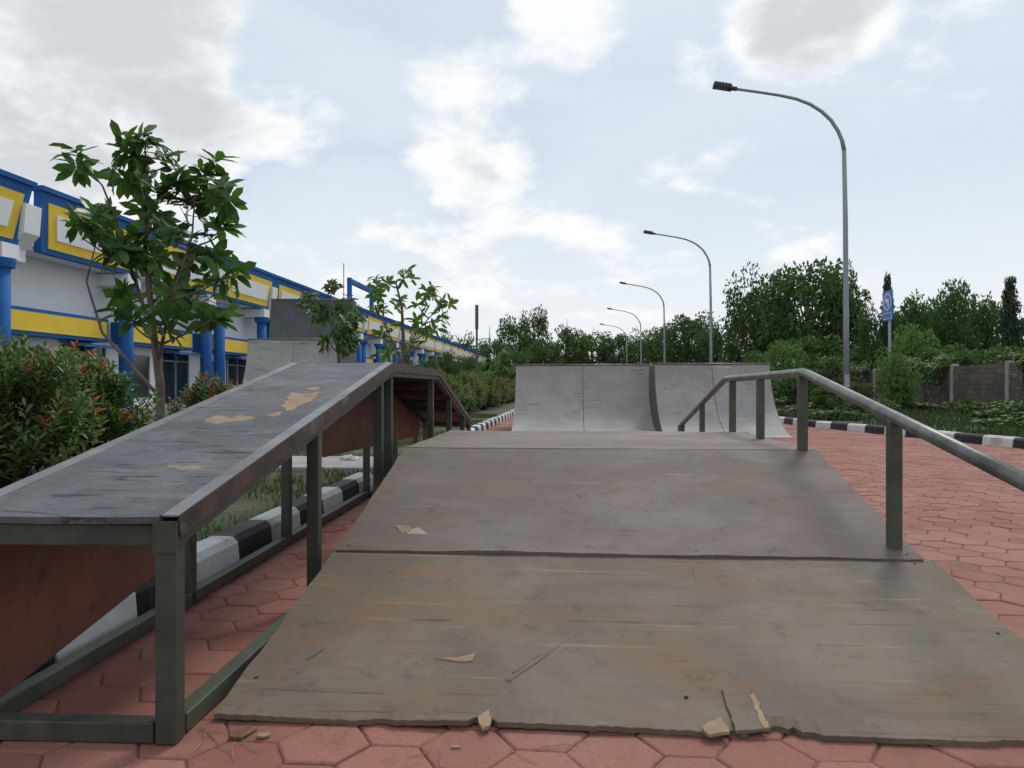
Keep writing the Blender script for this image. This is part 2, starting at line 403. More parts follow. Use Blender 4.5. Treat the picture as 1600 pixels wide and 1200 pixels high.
b = MB(); sheet(b, X0, X1-.02, lin((Y2, Z2+.002), (Y3, Z2+.001), 8), .016, 60, 0, lambda x, i, n, j, nx: ((.002*edge[j+80] if i in (0, n-1) else 0), (.001 if i == 0 else .003*sm(x+i*.5, 3, 1))+(.008*max(0, sm(x, 4, 5)) if i == n-1 else 0), 0))
b.build('deck', ['ply_deck'], fb)
b = MB(); sheet(b, X0, X1, lin((Y3+.004, Z2), (Y4, .018), 14), .016, 40); b.build('plywood_sheet', ['ply_up'], fb)['label'] = 'far plywood sheet sloping down behind the deck'
for sx in (X0+.03, X1-.05):
    b = MB(); b.prism([(Y0+.12, 0.002), (Y4-.12, 0.002), (Y3-.01, Z2-.022), (Y2+.01, Z2-.022), (Y1, Z1-.03)], 'x', sx-.008, sx+.008); b.build('side_panel', 'ply_dark', fb)
rs = random.Random(11)
spots = [(-.91, Y0+.17)]
for fx in (-.9, -.15, .1, .52, 1.30, 1.335):
    spots.append((fx+rs.uniform(-.03, .03), Y1-.03 if rs.random() < .4 else Y1+.03))
for yy in (2.5,): spots += [(X1-.03, yy)]
for fx, fy in ((.32, 2.12), (.05, 3.6)): spots.append((fx, fy))
def ztop(y):
    if y < Y1: return .018+(Z1-.018)*(y-Y0)/(Y1-Y0)
    if y < Y2: return Z1+(Z2-Z1)*(y-Y1)/(Y2-Y1)
    return Z2
for x, y in spots:
    z = ztop(y)+.004+(.008 if Y1-.012 < y < Y1+.09 else 0)
    sc = MB(); sc.tube([(x, y, z-.006), (x, y, z+.0005)], .0055, 8); sc.build('screw', 'screw', fb)
def patch(pts, mat, z0, s, y0, lift, parent, name, local=None, jag=.004, th=.002, zf=None):
    P = [OnP(u, v, z0, s, y0) for u, v in pts]; Q = []
    for i, p in enumerate(P):
        q = P[(i+1) % len(P)]; k = max(2, int((q-p).length/.02))
        for t in range(k): Q.append(p+(q-p)*(t/k)+Vector((rs.uniform(-jag, jag), rs.uniform(-jag, jag), 0)))
    b = MB(); top = []; bot = []
    for p in Q:
        z = z0+s*(p.y-y0)+lift
        a = Vector((p.x, p.y, z)); c = Vector((p.x, p.y, z-th-.006))
        if local:
            a = local @ a; a.z = zf(a.y)+lift; c = a-Vector((0, 0, th+.006))
        top.append(a); bot.append(c)
    n = len(top)
    b.add(top+bot, [list(range(n))] + [(n+i, n+(i+1) % n, (i+1) % n, i) for i in range(n)])
    return b.build(name, mat, parent)
sl1 = (Z1-.018)/(Y1-Y0); sl2 = (Z2-Z1)/(Y2-Y1)
patch([(680, 1030), (712, 1029), (745, 1021), (738, 1034), (720, 1035)], 'bare', .018, sl1, Y0, .0032, fb, 'bare_patch', jag=.002)
patch([(748, 1122), (762, 1112), (768, 1135), (752, 1142)], 'bare', .018, sl1, Y0, .006, fb, 'bare_patch')
patch([(1095, 1140), (1128, 1124), (1140, 1148), (1110, 1154)], 'bare', .018, sl1, Y0, .009, fb, 'bare_patch')
patch([(1128, 1078), (1168, 1074), (1200, 1142), (1150, 1145)], 'ply_low', .018, sl1, Y0, .006, fb, 'loose_strip', jag=.003)
patch([(1172, 1090), (1178, 1088), (1203, 1140), (1194, 1142)], 'bare', .018, sl1, Y0, .0075, fb, 'bare_patch')
for a in (((790, 1062), (897, 990), (899, 992), (797, 1065)), ((1085, 885), (1100, 960), (1099, 961), (1083, 887)), ((800, 1050), (845, 1022), (846, 1024), (802, 1053))):
    patch(a, 'scrape', .018, sl1, Y0, .0020, fb, 'scratch', jag=.0012)
patch([(478, 1030), (505, 1014), (506, 1016), (481, 1033)], 'ply_dark', .018, sl1, Y0, .0030, fb, 'scratch', jag=.0015)
o = patch([(618, 823), (640, 824), (642, 832), (628, 836)], 'bare', Z1, sl2, Y1, .008, None, 'wood_chip')
tag(o, 'small torn pale wood chip lying on the upper slope, left of the middle', 'wood chip')
o = patch([(632, 832), (655, 826), (668, 838), (645, 842)], 'ply_pipe', Z1, sl2, Y1, .007, None, 'bark_flake')
tag(o, 'small grey flake lying on the upper slope beside the pale chip', 'flake')

# ---------------------------------------------------------------- grind rail on the right
gr = thing('grind_rail', 'olive steel grind rail with square posts, on the right edge of the central ramp', 'grind rail', (0, 0, 0))
RX = 1.285; rail = [(1.75, .545), (4.28, .980), (6.40, .968), (9.0, .44)]
def railz(y):
    for a, c in zip(rail, rail[1:]):
        if a[0] <= y <= c[0]: return a[1]+(c[1]-a[1])*(y-a[0])/(c[0]-a[0])
    return .4
pts = []
for a, c in zip(rail, rail[1:]):
    for t in (0.02, .5, .98): pts.append((RX, a[0]+(c[0]-a[0])*t, a[1]+(c[1]-a[1])*t))
b = MB(); b.tube(pts, .0255, 16); b.build('rail', 'railsteel', gr, smooth=True)
for y in (1.95, 3.12, 4.31, 5.24, 6.12, 7.5, 8.8):
    zb = (ztop(y) if y <= Y3 else Z2*(1-(y-Y3)/(Y4-Y3)) if y < Y4 else 0)
    zb = max(zb, .0)+.001
    if y < Y0: zb = 0
    b = MB(); b.box(RX-.024, RX+.024, y-.024, y+.024, zb, railz(y)-.012); p = b.build('post', 'olive_lit', gr, bevel=.004)
b = MB(); b.tube([(RX, rail[-1][0], .44), (RX, rail[-1][0], 0)], .024, 12); b.build('post', 'olive', gr, smooth=True)

# ---------------------------------------------------------------- left raised grind box
BR = math.radians(1.6); BL = Vector((-.976, 1.83, 0))
gb = thing('grind_box', 'tall narrow grind box of peeling grey plywood on an olive steel frame, at the left', 'grind box', BL, BR)
inv = (Matrix.Translation(BL) @ Matrix.Rotation(BR, 4, 'Z')).inverted()
W = .60; A0, A1, A2, A3 = 0, 2.62, 4.55, 7.3
ZA, ZB, ZC = .576, 1.045, .50
def bz(y):
    if y < A1: return ZA+(ZB-ZA)*y/A1
    if y < A2: return ZB
    return ZB+(ZC-ZB)*(y-A2)/(A3-A2)
segs = [(A0, A1), (A1, A2), (A2, A3)]
for k, (a, c) in enumerate(segs):
    b = MB(); sheet(b, -W+.035, -.045, lin((a-(.015 if k == 0 else -.003), bz(a+.001)), (c-.003, bz(c-.001)), 24), .018, 20, 0,
                    lambda x, i, n, j, nx: (0, .0015*sm(x*3+i*.4, 2, 1), 0))
    o = b.build('top_sheet', ['ply_box'], gb); o['label'] = ['near peeling sloped top sheet', 'flat middle top sheet', 'far sloped top sheet'][k]
    b = MB(); b.bar((-.30, a+.02, bz(a+.01)-.030), (-.30, c-.02, bz(c-.01)-.030), W-.15, .012); b.build('under_sheet', 'ply_brown', gb)
    for xx, mats in ((-.022, ('edgesteel', 'rustedge')), (-W+.018, ('edgesteel', 'edgesteel'))):
        sgn = 1 if xx > -.3 else -1
        b = MB()
        b.bar((xx, a, bz(a+.001)+.001), (xx, c, bz(c-.001)+.001), .044, .006)
        b.build('edge_angle', mats[0], gb, bevel=.0015)
        b = MB(); b.bar((xx+sgn*.0245, a, bz(a+.001)-.025), (xx+sgn*.0245, c, bz(c-.001)-.025), .005, .056); b.build('edge_flange', mats[1], gb)
        b = MB(); b.bar((xx-sgn*.008, a+.002, bz(a+.001)-.052), (xx-sgn*.008, c-.002, bz(c-.001)-.052), .05, .06); b.build('top_beam', 'olive', gb, bevel=.004)
b = MB(); b.box(-.060, .002, -.012, -.006, ZA-.088, ZA-.010); b.build('end_cap', 'olive', gb)
for y in (.030, 1.22, 2.40, 2.66, 4.3, 5.45, 6.6, 7.25):
    for xx in (-.036, -W+.036):
        w = .054 if y < .1 else .05
        if y == 2.66 and xx < -.3: continue
        b = MB(); b.box(xx-w/2, xx+w/2, y-w/2, y+w/2, .001, bz(y)-.08); b.build('post', 'olive', gb, bevel=.005)
for xx in (-.036, -W+.036):
    b = MB(); b.bar((xx, .07, .028), (xx, 7.22, .028), .05, .052); b.build('bottom_rail', 'olive_lit', gb, bevel=.004)
for y in (.032, 2.40, 4.3, 7.25):
    if y != 2.40:
        b = MB(); b.bar((-W+.065, y, .028), (-.068, y, .028), .05, .052); b.build('cross_rail', 'olive', gb, bevel=.004)
    b = MB(); b.bar((-W+.06, y, bz(y)-.055), (-.062, y, bz(y)-.055), .05, .055); b.build('cross_rail', 'olive', gb, bevel=.004)
for y in (3.0, 3.4, 3.8, 4.9, 5.3, 5.8, 6.2):
    b = MB(); b.bar((-W+.06, y, bz(y)-.062), (-.062, y, bz(y)-.062), .04, .04); b.build('cross_rail', 'olive', gb)
b = MB(); b.prism([(.07, .06), (.07, ZA-.085), (1.18, bz(1.18)-.085), (1.18, .24)], 'x', -W+.045, -W+.057); b.build('side_panel', 'ply_brown', gb)
b = MB(); b.prism([(3.05, .44), (3.05, bz(3.05)-.085), (4.55, ZB-.085), (6.7, bz(6.7)-.09), (6.7, .35)], 'x', -W+.045, -W+.057); b.build('side_panel', 'ply_brown', gb)
sb = (ZB-ZA)/A1
for pts in ([(440, 636), (447, 626), (455, 615), (476, 617), (499, 613), (494, 621), (484, 628), (470, 634), (462, 641), (446, 643)], [(318, 660), (338, 651), (358, 654), (378, 651), (400, 653), (388, 658), (366, 660), (340, 664), (326, 662)], [(255, 731), (275, 729), (300, 730), (327, 731), (300, 735), (280, 734)],
            [(412, 651), (428, 646), (441, 645), (436, 651), (424, 653)], [(478, 608), (497, 605), (502, 609), (486, 611)]):
    patch(pts, 'bare', ZA, sb, 1.83, .0030, gb, 'bare_patch', local=inv, jag=.010, zf=bz)
for pts in ([(250, 700), (300, 694), (345, 697), (300, 702)], [(180, 735), (260, 726), (262, 729), (190, 739)], [(300, 672), (360, 669), (358, 672)], [(330, 716), (410, 709), (412, 711), (335, 720)], [(390, 640), (450, 640), (440, 643), (395, 642)],
            [(270, 745), (330, 739), (335, 741), (280, 748)]):
    patch(pts, 'ply_dark', ZA, sb, 1.83, .0025, gb, 'peeled_patch', local=inv, jag=.010, zf=bz)

# ---------------------------------------------------------------- quarter pipes
def qpipe(name, label, loc, rz, w, Hh, Rd, mats, deck=.9, npan=2):
    t = thing(name, label, 'quarter pipe', loc, rz)
    am = math.acos(1-Hh/Rd); n = 22
    prof = [(Rd*math.sin(am*i/n), .012+Rd*(1-math.cos(am*i/n))) for i in range(n+1)]
    L = prof[-1][0]
    for k in range(npan):
        x0 = w*k/npan+.005; x1 = w*(k+1)/npan-.005
        b = MB(); sheet(b, x0, x1, prof, .018, 6, 0, lambda x, i, n2, j, nx: (.004*math.sin(x*3+i*.5), 0, 0)); b.build('plywood_sheet', [mats[k % len(mats)]], t, smooth=False)
    for xx in [0.012, w-.012] + [w*k/npan for k in range(1, npan)]:
        poly = [(p[0]+.004, p[1]-.024) for p in prof[3:]] + [(L+deck, prof[-1][1]-.03), (L+deck, 0.0), (prof[3][0], 0)]
        e = .01 if xx in (.012, w-.012) else .03
        b = MB(); b.prism(poly, 'x', xx-e, xx+e); b.build('side_panel' if e == .01 else 'seam_backing', 'ply_dark' if e == .01 else 'screw', t)  # inner dark strip is added behind each sheet seam to block light through the gap
    b = MB(); b.box(0, w, L+.03, L+deck, prof[-1][1]-.02, prof[-1][1]); b.build('deck', mats[0], t)
    b = MB(); b.tube([(0, L+.008, prof[-1][1]+.006), (w, L+.008, prof[-1][1]+.006)], .022, 10); b.build('coping', 'railsteel', t, smooth=True)
    return t
p0 = G(797, 677); p1 = G(1031, 678)
qpipe('quarter_pipe', 'grey plywood quarter pipe straight ahead beyond the central ramp, left of the pair', p0, math.atan2((p1-p0).y*.3, (p1-p0).x), (p1-p0).length, 1.36, 1.66, ['ply_pipe', 'ply_pipe'])
p2 = G(1041, 684); p3 = G(1239, 684)
qpipe('quarter_pipe', 'scuffed grey plywood quarter pipe beyond the central ramp, right of the pair', p2, 0.02, (p3-p2).length, 1.34, 1.62, ['ply_pipe_b', 'ply_pipe_b'])
q = D(335, 605, 16.0)
qpipe('quarter_pipe', 'grey quarter pipe partly hidden behind the grind box in the planting strip', (q.x, q.y, ZV), .1, 2.2, 1.93, 2.2, ['ply_pipe_b'], 1.0)
q = D(334, 605, 18.6)
tall = qpipe('quarter_pipe', 'tallest dark grey quarter pipe standing behind the lower one near the building', (q.x, q.y+1.0, ZV), .12, 2.5, 3.48, 3.7, ['ply_dark', 'ply_dark'], .7)

# ---------------------------------------------------------------- street lamps
L0 = D(1322, 650, 23.7)
def make_lamp(label):
    t = thing('street_lamp', label, 'street lamp', (L0.x, L0.y, ZV), 0, 'street lamps along the right verge')
    b = MB(); b.box(-.24, .24, -.24, .24, -.05, .12); b.build('base_block', 'conc', t, bevel=.015)
    b = MB(); b.tube([(0, 0, .12), (0, 0, 3.0), (-.02, 0, 6.0), (-.06, 0, 8.2)], [.095, .085, .075, .066], 14); b.build('pole', 'lampgrey', t, smooth=True)
    b = MB(); b.tube([(-.06, 0, 8.2), (-.12, 0, 8.5), (-.24, 0, 8.8), (-.45, 0, 9.14), (-.74, 0, 9.43), (-1.1, 0, 9.67), (-1.5, 0, 9.84), (-2.0, 0, 9.97), (-2.7, 0, 10.10), (-3.45, 0, 10.22)],
                     [.066, .063, .06, .058, .055, .053, .05, .048, .045, .042], 12); b.build('arm', 'lampgrey', t, smooth=True)
    hd = MB(); 
    hd.hexa([(-4.08, -.16, 10.29), (-3.50, -.16, 10.18), (-3.50, .16, 10.18), (-4.08, .16, 10.29), (-4.06, -.14, 10.43), (-3.52, -.14, 10.33), (-3.52, .14, 10.33), (-4.06, .14, 10.43)])
    hd.bar((-3.54, 0, 10.24), (-3.34, 0, 10.21), .12, .10)
    for k in range(5): hd.bar((-3.98+.1*k, -.12, 10.43-.018*k), (-3.98+.1*k, .12, 10.43-.018*k), .02, .05)
    h = hd.build('lamp_head', 'lampdark', t, bevel=.008)
    b = MB(); b.hexa([(-4.02, -.12, 10.268), (-3.66, -.12, 10.200), (-3.66, .12, 10.200), (-4.02, .12, 10.268), (-4.02, -.12, 10.284), (-3.66, -.12, 10.215), (-3.66, .12, 10.215), (-4.02, .12, 10.284)]); b.build('lens', 'lens', h)
    b = MB(); b.box(-.075, .075, -.10, -.078, .8, 1.2); b.build('access_door', 'framegrey', t)
    return t
lamp = make_lamp('tall grey curved street lamp beyond the grind rail, nearest and largest of the row')
for k in range(1, 6):
    dup(lamp, (L0.x, L0.y+22.7*k, ZV), 0, 'curved grey street lamp, %s from the camera in the right-hand row' % ORD[k])

# ---------------------------------------------------------------- blue sign
sp = D(1390, 610, 26)
t = thing('road_sign', 'blue road sign with white circle and arrow on a grey post by the wall', 'road sign', (sp.x, sp.y, ZV), math.radians(-88))
b = MB(); b.tube([(0, 0, -.02), (0, 0, 4.1)], .045, 12); b.build('post', 'lampgrey', t, smooth=True)
b = MB(); b.box(-.38, .38, -.075, -.05, 3.08, 4.10); bd = b.build('sign_board', 'signblue', t, bevel=.01)
def ring(b, cx, cz, r0, r1, y0, y1, n=40):
    vs = []; fs = []
    for k in range(n):
        a = 2*math.pi*k/n
        for r in (r0, r1):
            for y in (y0, y1): vs.append((cx+r*math.cos(a), y, cz+r*math.sin(a)))
    for k in range(n):
        a = 4*k; c = 4*((k+1) % n)
        fs += [(a, a+2, c+2, c), (a+1, c+1, c+3, a+3), (a+2, a+3, c+3, c+2), (a, c, c+1, a+1)]
    b.add(vs, fs)
b = MB(); ring(b, 0, 3.72, .245, .285, -.082, -.0752); b.build('ring', 'signwhite', bd)
b = MB(); 
ar = [(x*.85, (z-3.865)*.85+3.72) for x, z in [(.13, 3.66), (.13, 3.98), (-.04, 3.98), (-.04, 4.07), (-.21, 3.92), (-.04, 3.77), (-.04, 3.87), (.03, 3.87), (.03, 3.66)]]
b.prism(ar, 'y', -.082, -.0752); b.build('arrow', 'signwhite', bd)
b = MB(); 
for x0, x1, z in ((-.32, .32, 3.33), (-.32, .32, 3.13)): b.box(x0, x1, -.081, -.0752, z, z+.02)
for x0 in (-.32, .30): b.box(x0, x0+.02, -.081, -.0752, 3.151, 3.329)
b.build('plate_border', 'signwhite', bd)

# ---------------------------------------------------------------- brick wall on the right
WX = 14.2
t = thing('brick_wall', 'long low grey brown block wall with concrete posts behind the right verge', 'wall', (WX, 14, ZV))
b = MB(); b.box(0, .15, 0, 110, -.05, 1.58); b.build('wall', 'wallbrick', t)
y = 1.0
while y < 110:
    b = MB(); b.box(-.05, .2, y-.1, y+.1, -.05, 1.66); b.build('wall_post', 'conc', t, bevel=.01); y += 3.6 if y < 70 else 7.2

# ---------------------------------------------------------------- shop building on the left
FX = -17.3
bd = thing('shop_building', 'long white shop block with blue and yellow fascia and blue columns along the left', 'building', (FX, 0, 0))
YS, YE, MOD, GP = 9.2, 146.0, 6.2, 21.65
b = MB(); b.box(-14, 0, YS, YE, 0, 6.3); b.build('wall', 'white', bd)
b = MB(); b.box(-14.2, .02, YS-.1, YE+.1, 6.303, 6.5); b.build('roof', 'roof', bd)
b = MB(); b.box(.003, 1.5, YS, YE, 0, .12); b.build('plinth', 'conc', bd)
k = -2
while GP+MOD*k < YE-5:
    g = GP+MOD*k; y0 = g+.16; y1 = g+MOD-.16
    def tz(z): return 1.12+.26*(z-5.05)/1.95      # leaning outward
    def board(za, zb, ya, yb, off, th, ch=0.0):
        m = MB(); 
        p = [(tz(za)+off-th, ya+ch, za), (tz(za)+off, ya+ch, za), (tz(za)+off, yb-ch, za), (tz(za)+off-th, yb-ch, za),
             (tz(zb)+off-th, ya, zb), (tz(zb)+off, ya, zb), (tz(zb)+off, yb, zb), (tz(zb)+off-th, yb, zb)]
        m.hexa(p); return m
    fp = board(5.05, 6.95, y0, y1, 0, .25, .35).build('fascia_panel', 'blue', bd)
    board(6.86, 7.0, y0-.05, y1+.05, .08, .42).build('coping', 'blue', fp)
    board(5.20, 6.56, y0+.36, y1-.36, .03, .028, .24).build('yellow_frame', 'yellow', fp)
    board(5.50, 6.26, y0+.76, y1-.76, .06, .028, .15).build('white_inlay', 'white', fp)
    m = MB(); m.box(.003, .86, y0+.1, y1-.1, 5.1, 5.25); m.build('soffit', 'white', bd)
    m = MB(); m.prism([(0.003, 4.66), (.9, 4.66), (.9, 5.0), (1.35, 5.45), (1.42, 6.3), (.003, 6.3)], 'y', g-.55, g+.12)
    m.build('console', 'white', bd)
    m = MB(); m.box(.003, 1.22, g-1.25, g-.56, 4.62, 5.05); m.build('console', 'white', bd)
    for dyc in ((-.95,) if k < 2 else (-.95, .35)):
        m = MB(); m.tube([(.95, g+dyc, .12), (.95, g+dyc, 4.3)], .25, 20); cl = m.build('column', 'blue', bd, smooth=True)
        m = MB(); m.tube([(.95, g+dyc, 4.30), (.95, g+dyc, 4.34), (.95, g+dyc, 4.36), (.95, g+dyc, 4.52), (.95, g+dyc, 4.615)], [.25, .30, .36, .39, .39], 20); m.build('capital', 'blue', cl)
    m = MB(); m.box(.003, .62, g-.4, g+MOD-1.5, 2.52, 3.36); sbnd = m.build('sign_band', 'blue', bd)
    m = MB(); m.box(.623, .66, g-.25, g+MOD-1.65, 2.64, 3.24); m.build('yellow_strip', 'yellow', sbnd)
    da = y0+2.9; m = MB(); m.box(.003, .05, da, da+2.3, .12, 2.36); dr = m.build('door', 'glass', bd)
    m = MB()
    for yy in (da, da+1.13, da+2.25): m.box(.052, .10, yy, yy+.05, .12, 2.36)
    m.box(.052, .095, da+.05, da+2.25, 2.0, 2.06); m.box(.052, .095, da+.05, da+2.25, .12, .2); m.build('frame', 'framegrey', dr)
    m = MB(); m.hexa([(.01, da-.2, 2.44), (.95, da-.2, 2.28), (.95, da+2.5, 2.28), (.01, da+2.5, 2.44), (.01, da-.2, 2.455), (.95, da-.2, 2.34), (.95, da+2.5, 2.34), (.01, da+2.5, 2.455)]); m.build('awning', 'blue', bd)
    m = MB(); m.box(.003, .05, y0+.6, y0+2.0, .5, 2.2); wn = m.build('window', 'glass', bd)
    m = MB()
    for yy in (y0+.6, y0+1.95): m.box(.052, .09, yy, yy+.05, .5, 2.2)
    m.box(.052, .087, y0+.65, y0+1.95, 2.15, 2.2); m.build('frame', 'framegrey', wn)
    k += 1
fy = 57.0
m = MB(); m.box(.3, .6, fy, fy+.35, 6.5, 9.3); m.box(.3, .6, fy+6.5, fy+6.85, 6.5, 9.3); m.box(.3, .6, fy+.352, fy+6.498, 8.9, 9.25); m.box(.3, .6, fy+.352, fy+6.498, 7.0, 7.3)
m.build('roof_frame', 'blue', bd)
m = MB(); m.tube([(.2, 56.5, 6.5), (.2, 56.5, 10.3)], .04, 8); m.build('antenna', 'lampgrey', bd)

# ---------------------------------------------------------------- foliage
def rdir(r):
    while True:
        v = Vector((r.uniform(-1, 1), r.uniform(-1, 1), r.uniform(-1, 1)))
        if .05 < v.length < 1: return v.normalized()
def branch(b, p, q, r0, r1, rnd, n=5, wig=.06):
    p = Vector(p); q = Vector(q); pts = []; L = (q-p).length
    w1 = rdir(rnd)*L*wig; w2 = rdir(rnd)*L*wig*.6
    for i in range(n+1):
        t = i/n; pts.append(p+(q-p)*t + w1*math.sin(math.pi*t) + w2*math.sin(2*math.pi*t) + UP*L*.10*math.sin(math.pi*t)*(-.5))
    b.tube(pts, [r0+(r1-r0)*i/n for i in range(n+1)], 7); return pts
def leafy_tree(label, base, clumps, depth, stems, leafL, mat, seed, rosettes, name='broadleaf_tree', group=None, dj=.45, lpr=9, leafW=.36, r0m=.045):
    rnd = random.Random(seed)
    base = Vector(base); t = thing(name, label, 'tree', base, 0, group)
    ppm = F/depth; tr = MB(); lf = MB()
    stem_pts = []
    for st in stems:
        pts = [D(u, v, depth+dd)-base for u, v, dd in st]
        pts[0] = Vector((pts[0].x*.3, pts[0].y*.3, 0)) if len(st) > 2 and st is stems[0] else pts[0]
        fine = []
        for a, c in zip(pts, pts[1:]):
            for k in range(4): fine.append(a+(c-a)*k/4)
        fine.append(pts[-1]); n = len(fine)
        r0 = r0m if st is stems[0] else .020
        tr.tube(fine, [r0*(1-.7*i/(n-1)) for i in range(n)], 8); stem_pts += fine
    for (u, v, rp) in clumps:
        dd = rnd.uniform(-dj, dj); c = D(u, v, depth+dd)-base; rad = rp/ppm
        near = min(stem_pts, key=lambda s: (s-c).length + max(0, s.z-c.z+.15)*2)
        br = branch(tr, near, c, .014, .006, rnd)
        nr = max(3, int(rosettes*(rp/45)**1.6))
        for k in range(nr):
            d = rdir(rnd); d.z = d.z*.8+.1; tip = c+d*rad*rnd.uniform(.35, 1.0)
            src = br[rnd.randint(3, 5)]; tr.tube([src, (src+tip)/2+rdir(rnd)*.03, tip], [.005, .004, .003], 4, cap=False)
            ax = (d*.7+UP*.5+rdir(rnd)*.3).normalized()
            s1 = ax.cross(rdir(rnd)).normalized(); s2 = ax.cross(s1)
            for j in range(lpr):
                a = 2*math.pi*j*.382; rr = rnd.uniform(.55, 1.1)
                ld = (s1*math.cos(a)+s2*math.sin(a))*rr+ax*rnd.uniform(.1, .75)-UP*rnd.uniform(0, .35)
                Lx = leafL*rnd.uniform(.65, 1.1)
                lf.leaf(tip+ax*rnd.uniform(-.05, .04), ld, (ax+rdir(rnd)*.35), Lx, Lx*leafW*rnd.uniform(.85, 1.15), rnd.uniform(.1, .45))
    tr.build('trunk', 'bark', t, smooth=True); lf.build('crown', mat, t)
    return t
t1 = D(252, 700, 8.0)
leafy_tree('dark broad leaved tree with thin bent stems in the left planting bed, tallest and nearest', (t1.x, t1.y, ZV),
    [(124, 258, 27), (145, 335, 34), (128, 372, 26), (165, 385, 30), (218, 236, 34), (195, 275, 34), (258, 262, 40), (318, 285, 44), (350, 300, 28), (348, 365, 28), (288, 335, 44), (225, 335, 40),
     (200, 405, 38), (245, 395, 42), (305, 400, 42), (212, 460, 36), (268, 462, 42), (334, 462, 38), (330, 500, 22), (205, 505, 24), (352, 430, 24), (228, 225, 16), (250, 508, 30), (292, 298, 34)],
    8.0, [[(252, 735, 0), (250, 600, 0), (240, 520, .05), (228, 400, .1), (225, 270, .1)], [(248, 560, 0), (268, 470, -.1), (300, 370, -.2), (305, 300, -.2)], [(244, 540, 0), (212, 440, .2), (180, 340, .25), (160, 290, .2), (135, 262, .2)],
          [(249, 620, .0), (160, 520, .2), (135, 440, .25), (150, 380, .25)]],
    .25, 'leaf_tree', 5, 7, leafW=.42, r0m=.055)
t2 = D(528, 640, 14)
leafy_tree('small dark broad leaved tree beside the tall quarter pipe, second from the left', (t2.x, t2.y, ZV),
    [(485, 470, 20), (520, 452, 20), (505, 490, 25), (540, 480, 22), (530, 515, 25), (545, 540, 20), (472, 485, 14), (515, 535, 18), (555, 500, 14)],
    14, [[(532, 660, 0), (530, 580, 0), (528, 520, 0), (515, 465, 0)], [(529, 560, 0), (520, 510, 0), (490, 478, 0)]], .19, 'leaf_tree', 8, 20, leafW=.42)
t3 = D(632, 640, 12)
leafy_tree('sparse light green sapling with open branches, beyond the middle of the grind box', (t3.x, t3.y, ZV),
    [(600, 438, 18), (635, 432, 16), (670, 455, 20), (698, 472, 16), (690, 495, 14), (655, 480, 20), (620, 470, 20), (590, 490, 16), (600, 520, 18), (640, 515, 20), (675, 515, 12), (605, 550, 18), (650, 545, 16), (588, 455, 12), (635, 565, 15)],
    12, [[(634, 650, 0), (632, 590, 0), (630, 530, 0), (628, 480, 0), (618, 440, 0)], [(632, 565, 0), (650, 520, 0), (690, 475, 0)], [(631, 575, 0), (612, 530, 0), (592, 490, 0)]], .19, 'leaf_young', 9, 12, lpr=7, leafW=.40)
t4 = D(778, 620, 30)
leafy_tree('small round green tree at the shrub row end, left of the quarter pipes', (t4.x, t4.y, ZV),
    [(770, 570, 14), (790, 560, 14), (800, 578, 14), (782, 582, 14), (765, 585, 10)], 30, [[(780, 640, 0), (780, 610, 0), (782, 580, 0)]], .22, 'leaf_young', 12, 60)

def shrub_mesh(seed, h, w, ns, L, redp, nl=13):
    r = random.Random(seed); lf = MB(); st = MB()
    c = Vector((0, 0, h*.52))
    for k in range(ns):
        d = rdir(r)
        if d.z < -.55: d.z = -d.z
        rr = r.uniform(.45, 1.0)**.6*(1+.10*math.sin(d.x*5+seed)+.08*math.sin(d.y*7+seed*2))
        tip = c+Vector((d.x*w/2, d.y*w/2, d.z*h*.5))*rr
        sd = ((tip-Vector((0, 0, h*.15))).normalized()*.6+UP*.6+rdir(r)*.35).normalized()
        sl = r.uniform(.13, .26); p0 = tip-sd*sl
        if k % 3 == 0:
            st.tube([Vector((r.uniform(-.06, .06), r.uniform(-.06, .06), 0)), Vector((p0.x*.5, p0.y*.5, p0.z*.55)), p0, tip], [.010, .007, .004, .002], 5, cap=False)
        red = r.random() < redp and tip.z > h*.35
        s1 = sd.cross(rdir(r)).normalized(); s2 = sd.cross(s1)
        for j in range(nl):
            t = (j+.5)/nl; a = j*2.4
            ld = (s1*math.cos(a)+s2*math.sin(a))*(1.0-.5*t)+sd*(.35+.5*t)
            Lx = L*r.uniform(.75, 1.15)*(1-.25*t)
            lf.leaf(p0+sd*sl*t, ld, sd+rdir(r)*.2, Lx, Lx*.38, r.uniform(.05, .35), 1 if (red and t > .60) else 0)
    return lf, st
SH = []
for i, (h, w, ns, rp) in enumerate(((1.28, 1.30, 440, .14), (1.20, 1.15, 400, .20), (1.12, 1.3, 300, .34), (1.05, 1.2, 300, .18))):
    SH.append(shrub_mesh(20+i, h, w, ns, .095, rp))
places = [(-4.35, 3.4, .8, 2)]
for (u, dpt, s, kx) in ((8, 4.7, .86, 0), (126, 5.5, .86, 1), (335, 9.2, .82, 2), (398, 11.0, .78, 3)):
    p = D(u, 605, dpt); places.append((p.x, p.y, s, kx))
y = 12.0; j = 0
while y < 46:
    places.append((-3.55+U(-.2, .2)+.012*y, y, (.80 if y < 17 else .95)*U(.95, 1.08), j % 4)); y += 1.3+U(-.15, .2); j += 1
places.sort(key=lambda p: p[1])
protos = {}
for i, (x, y, s, kx) in enumerate(places):
    if i < 5: lab = 'red-tipped evergreen shrub on the left, %s from the camera' % ORD[i]; gp = 'red-tipped shrubs on the left'
    else: lab = 'small far red-tipped shrub in the left row beyond the grind box'; gp = 'far red-tipped shrubs in the left row'
    if kx not in protos:
        t = thing('shrub', lab, 'shrub', (x, y, ZV), U(0, 6), gp); t.scale = (s, s, s)
        SH[kx][0].build('foliage', ['leaf_shrub', 'leaf_red'], t); SH[kx][1].build('stems', 'barkdark', t); protos[kx] = t
    else:
        dup(protos[kx], (x, y, ZV), U(0, 6), lab, gp, (s, s, s*U(.97, 1.03)))

